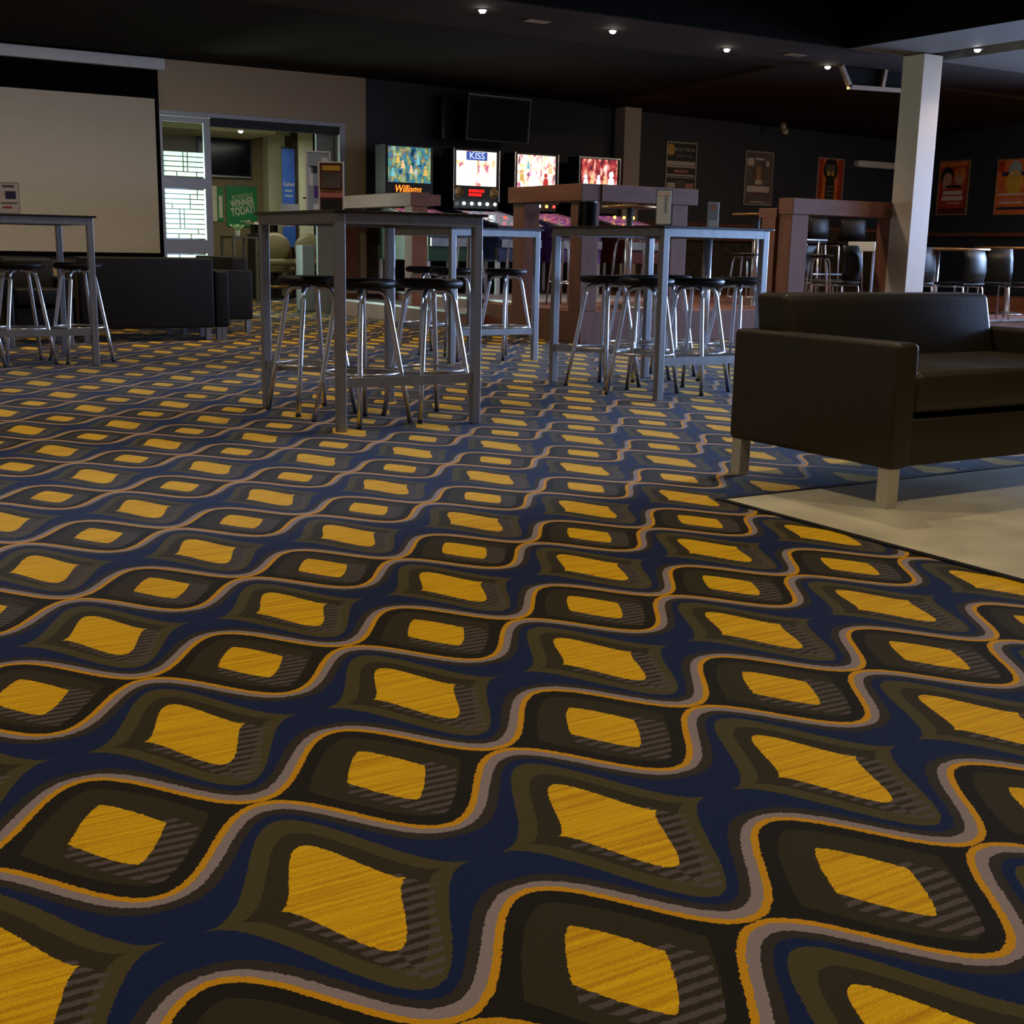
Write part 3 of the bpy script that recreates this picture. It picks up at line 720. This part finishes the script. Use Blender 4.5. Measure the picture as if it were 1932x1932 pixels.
# blue banner
r = thing('banner', 'tall blue pull-up banner standing beside the cream column', 'banner', (7.84, 19.95, 0), 0, 'signs in the gaming room')
B((-.11, -.01, .85), (.11, 0, 2.42)).build('print', 'blue_print', r)
text('lettering', 'Cashed', 'pale_print', r, (0, -.014, 1.86), FV, .085, .78, .001)
for z, ww in ((1.74, .13), (1.66, .13)): B((-ww/2, -.013, z), (ww/2, -.011, z+.03)).build('printed_block', 'door_grey', r)
for x, m in ((-.085, 'skin_print'), (-.01, 'door_grey'), (.06, 'pink_print')): B((x-.025, -.013, 1.18), (x+.025, -.011, 1.42)).build('printed_figure', m, r)
MB().box((-.125, -.02, 0), (.125, .05, .05)).box((-.01, .0, .05), (.01, .02, 2.42)).box((-.12, -.012, 2.42), (.12, .004, 2.45)).build('stand', 'black_plastic', r)
r = thing('sign', 'printed notice with a dark title on the cream column', 'sign', (8.16, 19.98, 1.28), 0, 'signs in the gaming room')
B((-.08, -.006, 0), (.09, 0, .46)).build('print', 'cream_print', r)
for a in ((-.06, .36, .07, .385), (-.03, .14, .03, .147), (-.035, .08, .035, .11)): B((a[0], -.009, a[1]), (a[2], -.007, a[3])).build('printed_line', 'black_print', r)

# ------------------------------------------------------------------ gaming room furniture
def gaming_chair(x, y, rz, label):
    r = thing('gaming_chair', label, 'chair', (x, y, 0), rz, 'padded gaming chairs beyond the doorway')
    bk = MB().lathe([(0, -.045), (.18, -.045), (.25, -.02), (.255, .015), (.2, .045), (0, .05)], n=24).xf(Matrix.Translation((0, -.22, .84)) @ Matrix.Rotation(PI/2, 4, 'X') @ Matrix.Scale(.9, 4, (0, 1, 0)))
    bk.build('backrest', 'tan_vinyl', r)
    MB().tube([(-.25, -.16, .60), (-.12, -.22, .62), (.12, -.22, .62), (.25, -.16, .60)], .07, 10).build('lumbar_pad', 'tan_vinyl', r)
    MB().lathe([(0, .46), (.22, .46), (.25, .49), (.24, .54), (0, .55)], n=24).build('seat', 'tan_vinyl', r)
    MB().tube([(0, 0, .05), (0, 0, .46)], .04, 12).build('post', 'black_plastic', r)
    MB().tube([(.2*math.cos(t*2*PI/20), .2*math.sin(t*2*PI/20)-.03, .24) for t in range(20)], .022, 8, True).build('foot_ring', 'bronze_trim', r)
    MB().lathe([(0, .07), (.08, .06), (.27, .02), (.28, 0), (0, 0)], n=24).build('base', 'satin_steel', r)
    return r
gc = gaming_chair(7.22, 18.98, -.42, 'tan round-backed gaming chair standing just inside the doorway')
dup(gc, (7.92, 19.45, 0), -.1, 'tan gaming chair half hidden behind the nearer one in the doorway', 'padded gaming chairs beyond the doorway')
r = thing('gaming_table', 'square steel-framed table beyond the doorway', 'table', (6.48, 18.8, 0), 0)
B((0, 0, .97), (.40, .6, 1.0)).build('tabletop', 'satin_steel', r)
for xx in (0, .36):
    for yy in (0, .56): B((xx, yy, 0), (xx+.04, yy+.04, .97)).build('leg', 'steel', r)
r = thing('armchair', 'dark brown armchair beyond the sliding door', 'armchair', (5.75, 19.9, 0), .2)
B((-.4, -.35, .15), (.4, .35, .45)).build('seat', 'brown_vinyl', r, .04, 3); B((-.4, .25, .45), (.4, .4, 1.0)).build('backrest', 'brown_vinyl', r, .05, 3)
for sx in (-1, 1): B((sx*.4-.06, -.35, .15), (sx*.4+.06, .3, .66)).build('armrest', 'brown_vinyl', r, .03, 3)
for sx in (-.34, .34):
    for sy in (-.28, .34): B((sx-.02, sy-.02, 0), (sx+.02, sy+.02, .15)).build('leg', 'satin_steel', r)
r = thing('counter', 'low counter with an orange wooden front at the back of the gaming room', 'counter', (8.1, 20.8, 0), 0)
B((-.25, 0, 0), (.2, .15, 1.80)).build('front_panel', 'orange_wood', r); B((-.27, -.02, 1.80), (.22, .15, 1.85)).build('counter_top', 'cream_print', r)
r = thing('gaming_desk', 'dark gaming desk with pale top edge behind the tan chair', 'desk', (7.50, 19.9, 0), 0)
B((-.26, 0, 0), (.18, .4, 1.05)).build('cabinet', 'black_plastic', r, .01); B((-.28, -.02, 1.20), (.20, .4, 1.24)).build('desk_top', 'cream_print', r); B((-.24, .1, 1.05), (-.18, .3, 1.20)).build('bracket', 'black_plastic', r); B((.1, .1, 1.05), (.16, .3, 1.20)).build('bracket', 'black_plastic', r)
tag(B((6.52, WB+.45, 0), (6.70, WB+.70, .89)).build('litter_bin', 'door_grey', None, .02, 3), 'pale grey upright bin inside the doorway', 'bin')
r = thing('potted_plant', 'small pale green plant in a white pot beyond the doorway', 'plant', (6.05, 17.7, 1.0), 0)
MB().lathe([(0, 0), (.035, 0), (.045, .09), (.04, .09), (0, .08)], n=14).build('pot', 'white_plastic', r)
lf = MB()
for i in range(16):
    a = i*2.4; rr = .05+.02*(i % 3); lf.add([(0, 0, .08), (rr*math.cos(a-.3), rr*math.sin(a-.3), .14), (rr*1.6*math.cos(a), rr*1.6*math.sin(a), .19), (rr*math.cos(a+.3), rr*math.sin(a+.3), .14)], [(0, 1, 2, 3)])
mat('leaf', (.35, .55, .25), .5, var=.2); lf.build('leaves', 'leaf', r)
r.location = (6.62, 19.0, 1.0)

# ------------------------------------------------------------------ sofas and armchairs
def sofa(name, W, label, loc, rz, m, D=.87, arm=.11, leg='satin_steel', cushions=1, cat='sofa', group=None, armh=.60):
    r = thing(name, label, cat, loc, rz, group)
    for x in (0, W-arm): B((x, 0, .15), (x+arm, D, armh)).build('armrest', m, r, .022, 4)
    B((arm+.002, .025, .15), (W-arm-.002, D-.1, .325)).build('base_frame', m, r, .012, 3)
    cwid = (W-2*arm-.01)/cushions
    for i in range(cushions):
        B((arm+.005+i*cwid, .005, .345), (arm+.003+(i+1)*cwid, D-.22, .495)).build('seat_cushion', m, r, .035, 4)
    bk = MB(); x0, x1 = arm+.002, W-arm-.002
    bk.add([(x0, D-.27, .45), (x1, D-.27, .45), (x1, D-.03, .45), (x0, D-.03, .45), (x0-.03, D-.20, .745), (x1+.0, D-.20, .745), (x1, D-.02, .745), (x0-.03, D-.02, .745)],
           [(0, 3, 2, 1), (4, 5, 6, 7), (0, 1, 5, 4), (1, 2, 6, 5), (2, 3, 7, 6), (3, 0, 4, 7)])
    bk.build('back_cushion', m, r, .028, 4)
    B((arm+.002, D-.055, .15), (W-arm-.002, D, .60)).build('back_panel', m, r, .015, 3)
    for x in (.01, W-.065):
        for y in (.01, D-.07): B((x, y, 0), (x+.055, y+.055, .152)).build('leg', leg, r, .003)
    return r
sofa('sofa', 1.42, 'black leather two-seat sofa on the concrete at the right edge', (3.445, 3.03, 0), 0, 'brown_vinyl', leg='pale_metal')
def box_sofa(label, loc, rz, W, group):
    r = thing('sofa', label, 'sofa', loc, rz, group); D = .82
    B((0, 0, .12), (W, .16, .76)).build('backrest', 'black_vinyl', r, .02, 4)
    B((.0, .16, .12), (W, D, .42)).build('seat', 'black_vinyl', r, .03, 4)
    for x in (0, W-.12): B((x, .16, .12), (x+.12, D, .64)).build('armrest', 'black_vinyl', r, .02, 4)
    for x in (.03, W-.08):
        for y in (.02, D-.07): B((x, y, 0), (x+.05, y+.05, .12)).build('leg', 'satin_steel', r)
    return r
box_sofa('long black box sofa seen from behind below the projector screen', (2.55, 11.5, 0), 0, 1.22, 'black sofas before the projector screen')
r = thing('sofa', 'black box sofa seen side-on, behind the right end of the long black sofa', 'sofa', (3.55, 12.35, 0), 0, 'black sofas before the projector screen')
B((0, 0, .14), (.90, .14, .64)).build('armrest', 'black_vinyl', r, .02, 4); B((0, 1.3, .14), (.90, 1.44, .64)).build('armrest', 'black_vinyl', r, .02, 4)
B((.72, .14, .14), (.90, 1.3, .76)).build('backrest', 'black_vinyl', r, .02, 4); B((0, .14, .14), (.72, 1.3, .42)).build('seat', 'black_vinyl', r, .03, 4)
for x in (.02, .83):
    for y in (.02, 1.37): B((x, y, 0), (x+.05, y+.05, .14)).build('leg', 'satin_steel', r)
sb = sofa('armchair', .56, 'black armchair turned away, between the left stools', (1.88, 11.25, 0), 0, 'black_vinyl', .55, .08, cat='armchair', group='black armchairs at the left', armh=.58)
dup(sb, (1.18, 11.2, 0), 0, 'black armchair turned away at the left edge of the picture', 'black armchairs at the left')
for ar in (sb,): pass
# the matching arm block beside the long sofa
r = thing('sofa_arm', 'black arm at the right end of the long black sofa', 'sofa_arm', (3.79, 11.55, 0), 0)
B((0, 0, .12), (.14, .6, .64)).build('body', 'black_vinyl', r, .02, 4)
for y in (.02, .53):
    for x in (.02, .07): B((x, y, 0), (x+.045, y+.045, .12)).build('leg', 'satin_steel', r)

# ------------------------------------------------------------------ dining chairs on the low platform
def make_chair(label, group, seat_h=.45, top=.86):
    r = thing('dining_chair', label, 'chair', (0, 0, 0), 0, group)
    w = .21
    n = 8; vs = []; fs = []
    for j, (z, bulge) in enumerate(((seat_h+.01, .0), (seat_h+.13, .03), (seat_h+.28, .02), (top, -.03))):
        for i in range(n+1):
            t = -1+2*i/n; vs.append((t*w*(1-.06*j/3), .20-.05*(1-t*t)*-1+bulge, z))
    for j in range(3):
        for i in range(n): a = j*(n+1)+i; fs.append((a, a+1, a+n+2, a+n+1))
    o = MB().add(vs, fs, True).build('backrest', 'black_vinyl', r)
    md = o.modifiers.new('thick', 'SOLIDIFY'); md.thickness = .02
    B((-.21, -.21, seat_h-.03), (.21, .22, seat_h)).build('seat', 'black_vinyl', r, .015, 3)
    for sx in (-1, 1):
        MB().tube([(sx*.17, -.16, seat_h-.035), (sx*.19, -.19, seat_h-.05), (sx*.20, -.20, 0)], .011, 8).build('leg', 'chrome', r)
        MB().tube([(sx*.17, .17, seat_h-.035), (sx*.185, .20, seat_h-.06), (sx*.20, .26, 0)], .011, 8).build('leg', 'chrome', r)
        MB().tube([(sx*.19, -.2, seat_h-.05), (sx*.19, .2, seat_h-.05)], .009, 6).build('side_bar', 'chrome', r)
    return r
GCH = 'black shell dining chairs on the low platform'
c0 = make_chair('black shell dining chair right of the tall white column base', GCH)
c0.location = (12.05, 10.55, .15); c0.rotation_euler = (0, 0, PI+.2)
chairs = [((12.72, 10.36, .15), PI+.05, 'wide black dining chair with its back to the sofa, in front of the brown table'),
          ((13.30, 10.38, .15), PI-.6, 'black dining chair with a bright glare on its backrest, right of the brown table'),
          ((13.93, 10.24, .15), PI-.3, 'black dining chair at the right edge beside the glare-lit one'),
          ((11.02, 10.75, .15), PI+.3, 'black dining chair framed by the timber portal behind the sofa'),
          ((11.62, 11.55, .15), .5, 'black dining chair half hidden behind the tall white column'),
          ((13.15, 11.7, .15), .1, 'black dining chair on the far side of the brown table')]
for l, rz, lab in chairs: dup(c0, l, rz, lab, GCH)
hc = make_chair('black high chair on the platform, left of the pair seen through the portal', 'high chairs seen through the timber portal', .76, 1.10)
hc.location = (12.30, 12.60, .31); hc.rotation_euler = (0, 0, PI+.1)
dup(hc, (12.95, 12.55, .31), PI-.2, 'black high chair with a blue sheen seen through the timber portal', 'high chairs seen through the timber portal')
r = thing('side_table', 'side table with its lit edge painted white, seen through the timber portal behind the sofa', 'table', (12.30, 11.35, .15), 0)
B((-.02, 0, .80), (.48, .45, .92)).build('tabletop', 'white_plastic', r, .006); B((.22, .1, .0), (.44, .16, .80)).build('lit_chair_back', 'white_plastic', r)  # white stands in for a lit table edge and a reflecting chair back
for x in (0, .44): B((x, .02, 0), (x+.025, .045, .80)).build('leg', 'chrome', r)
r = thing('handrail', 'low chrome handrail seen through the timber portal', 'handrail', (11.3, 11.9, .15), 0)
for x in (0, .28, .56): MB().tube([(x, 0, 0), (x, 0, .92)], .014, 8).build('post', 'chrome', r)
MB().tube([(-.25, 0, .50), (1.0, 0, .50)], .012, 8).build('lower_bar', 'chrome', r)
MB().tube([(-.1, 0, .93), (.7, 0, .93)], .016, 8).build('top_bar', 'satin_steel', r)

# ------------------------------------------------------------------ small things on tables
def card_stand(name, loc, rz, W, Hh, label, back, items, cat='menu stand', m_frame='acrylic', lean=0):
    r = thing(name, label, cat, loc, rz)
    mt = Matrix.Rotation(lean, 4, 'X')
    MB().box((-W/2, -.004, .012), (W/2, .004, Hh)).xf(mt).build('card', back, r)
    MB().box((-W/2-.008, -.008, 0), (W/2+.008, .008, .012)).box((-W/2-.008, -.008, .012), (-W/2, .008, Hh)).box((W/2, -.008, .012), (W/2+.008, .008, Hh)).box((-W/2-.008, -.008, Hh), (W/2+.008, .008, Hh+.008)).xf(mt).build('frame', m_frame, r)
    for x, z, ww, hh, m in items:
        MB().box((W*(x-ww/2), -.0062, Hh*(z-hh/2)), (W*(x+ww/2), -.0045, Hh*(z+hh/2))).xf(mt).build('printed_block', m, r)
    B((-W/2-.008, -.035, -.003), (W/2+.008, .035, .0)).build('base', m_frame, r).location.z = .003
    return r
card_stand('menu_stand', (2.715, 6.30, 1.066), -.45, .118, .255, 'framed red and yellow menu card standing on the nearest bar table', 'dark_red', [
    (0, .90, .8, .1, 'yellow_print'), (0, .66, .85, .32, 'grey_print'), (0, .44, 1, .04, 'bronze_trim'), (0, .36, 1, .10, 'pink_print'), (0, .15, .9, .25, 'black_print')], m_frame='white_plastic')
card_stand('menu_stand', (2.70, 6.44, 1.066), -.15, .118, .315, 'taller black and white menu card standing behind the red one', 'door_grey', [
    (-.2, .72, .3, .12, 'black_print'), (.3, .82, .3, .2, 'white_plastic'), (-.35, .6, .2, .3, 'white_plastic'), (0, .35, .4, .2, 'cabinet_purple'), (0, .1, .5, .1, 'white_plastic')], m_frame='white_plastic')
card_stand('menu_stand', (4.86, 6.20, 1.053), -.75, .085, .21, 'clear menu stand with a bright white card on the bar table behind the sofa', 'white_plastic', [
    (.15, .62, .2, .5, 'door_grey'), (0, .9, .9, .12, 'pale_print')])
card_stand('menu_stand', (7.12, 8.40, 1.061), -.95, .085, .25, 'slim clear sign stand on the round table behind the sofa', 'door_grey', [
    (0, .85, .7, .2, 'skin_print'), (0, .3, .8, .25, 'white_plastic')])
card_stand('menu_stand', (1.70, 9.72, 1.071), -.2, .13, .215, 'pale menu card with a dark round picture on the left bar table', 'pale_print', [
    (0, .9, .6, .07, 'grey_print'), (.1, .62, .55, .25, 'navy_print'), (0, .36, .8, .06, 'beige_trim'), (-.1, .22, .5, .06, 'red_print')])
tag(MB().lathe([(0, 0), (.062, 0), (.062, .155), (.066, .155), (.066, .17), (0, .172)], (0, 0, 0), 20).build('canister', 'black_plastic'), 'black round canister standing on the bar table behind the sofa', 'canister').location = (4.93, 7.12, 1.053)
tag(MB().box((-.05, -.004, 0), (.05, .004, .045)).box((-.05, -.02, 0), (.05, .02, .003)).build('table_card', 'white_plastic'), 'tiny white table number card on the back of the nearest bar table', 'card').location = (2.56, 6.5, 1.066)

# ------------------------------------------------------------------ ceiling lights and fittings
def downlight(x, y, z, label, power, cone=1.9, col=(1, .80, .55), group='recessed ceiling lights', blend=.8, tilt=0):
    r = thing('ceiling_light', label, 'ceiling light', (x, y, z), 0, group)
    MB().lathe([(.040, 0), (.055, -.002), (.057, -.005), (.055, -.008), (.040, -.008)], n=20).build('trim_ring', 'black_plastic', r)
    MB().lathe([(0, -.034), (.022, -.030), (.034, -.012), (.036, -.001)], n=16).build('lamp', 'lamp_glow', r)
    l = bpy.data.lights.new('spot', 'SPOT'); l.energy = power; l.spot_size = cone; l.spot_blend = blend; l.color = col; l.shadow_soft_size = .06
    o = bpy.data.objects.new('spot_beam', l); C.objects.link(o); o.parent = r; o.location = (0, 0, -.05); o.rotation_euler = (tilt, 0, 0)
    return r
for (x, y), lab in zip([(6.22, 10.82), (7.85, 10.98), (9.53, 11.16), (11.32, 11.41)], ['first from the left', 'second from the left', 'third from the left', 'fourth, by the black ceiling box']):
    downlight(x, y, 3.10, 'small bright ceiling light in the brown strip, '+lab, 115, 2.4)
downlight(11.62, 9.50, 3.30-.2, 'small bright ceiling light near the top of the tall white column, at the right', 28)
downlight(6.50, 18.4, 2.52, 'small ceiling light in the gaming room seen through the doorway', 20, 2.2)
# the strip continues to the left of the picture
for x in (4.5, 2.9, 1.3, -.4, -2.0):
    downlight(x, 10.75, 3.10, 'ceiling light in the brown strip left of the picture, above the sofas', 100, 2.2, (1, .80, .50), 'ceiling lights outside the picture', 1, .65)
# downlights above the camera, out of the frame, that light the near carpet
for x in (-1.2, 1.6, 4.4):
    for y in (-1.5, 1.4, 4.4, 7.6):
        downlight(x, y, 3.60, 'recessed ceiling light above the near carpet, outside the picture', 105, 2.3, (1, .80, .56), 'ceiling lights outside the picture', 1)
for x, y in ((13.3, 8.6), (15.6, 9.6)):  # unseen lamps added to brighten the posters
    downlight(x, y, 3.10, 'added ceiling light right of the picture, tilted to brighten the wall posters', 170, 2.7, (1, .74, .48), 'ceiling lights outside the picture', 1, .5)
# black ceiling box with wooden frame
r = thing('ceiling_speaker', 'black ceiling box in a pale wooden frame left of the tall white column', 'speaker', (11.9, 11.35, 2.95), 0)
r.location = (11.33, 11.2, 2.86)
MB().add([(.04, .02, .22), (1.15, .02, .26), (1.15, .10, .26), (.06, .10, .22), (.19, .02, .0), (1.15, .02, .03), (1.15, .10, .03), (.21, .10, .0)],
         [(0, 1, 2, 3), (4, 7, 6, 5), (0, 4, 5, 1), (1, 5, 6, 2), (2, 6, 7, 3), (3, 7, 4, 0)]).build('body', 'matt_black', r)
MB().bar((0, 0, .225), (.17, 0, .0), .05, .045, (0, 1, 0)).bar((.14, 0, -.005), (1.18, 0, .03), .05, .045, (0, 1, 0)).bar((.74, 0, .24), (.70, 0, .02), .05, .05, (0, 1, 0)).build('wooden_frame', 'beige_trim', r)
r = thing('wall_light', 'white box fitting on the dark wall left of the tall white column', 'wall light', (16.85, WB-.001, 2.37), 0)
B((-.54, -.12, 0), (.54, 0, .10)).build('housing', 'white_plastic', r, .01, 3); B((-.5, -.10, -.006), (.5, -.02, 0)).build('diffuser', 'white_plastic', r)
r = thing('sensor', 'small white sensor box on the sloping ceiling above the posters', 'sensor', (14.3, 15.3, 2.93), 0)
B((-.05, -.03, -.13), (.05, .03, .0)).build('housing', 'beige_trim', r, .008, 3); B((-.02, -.035, -.09), (.02, -.03, -.05)).build('lens', 'white_plastic', r)
r = thing('sensor', 'small cream wall sensor just below the ceiling edge', 'sensor', (14.69, WB-.001, 2.80), 0)
B((-.05, -.04, 0), (.05, 0, .08)).build('housing', 'cream_print', r, .008, 3); B((-.02, -.045, .03), (.02, -.04, .06)).build('lens', 'white_plastic', r)
for x, lab in ((6.95, 'between the first and second ceiling lights'), (10.4, 'between the third and fourth ceiling lights')):
    r = thing('ceiling_plate', 'faint flat vent in the brown ceiling strip '+lab, 'plate', (x, 11.0, 3.098), 0)  # faint flat beige plate on the strip
    B((-.12, -.06, -.008), (.12, .06, 0)).build('flat_plate', 'beige_trim', r)
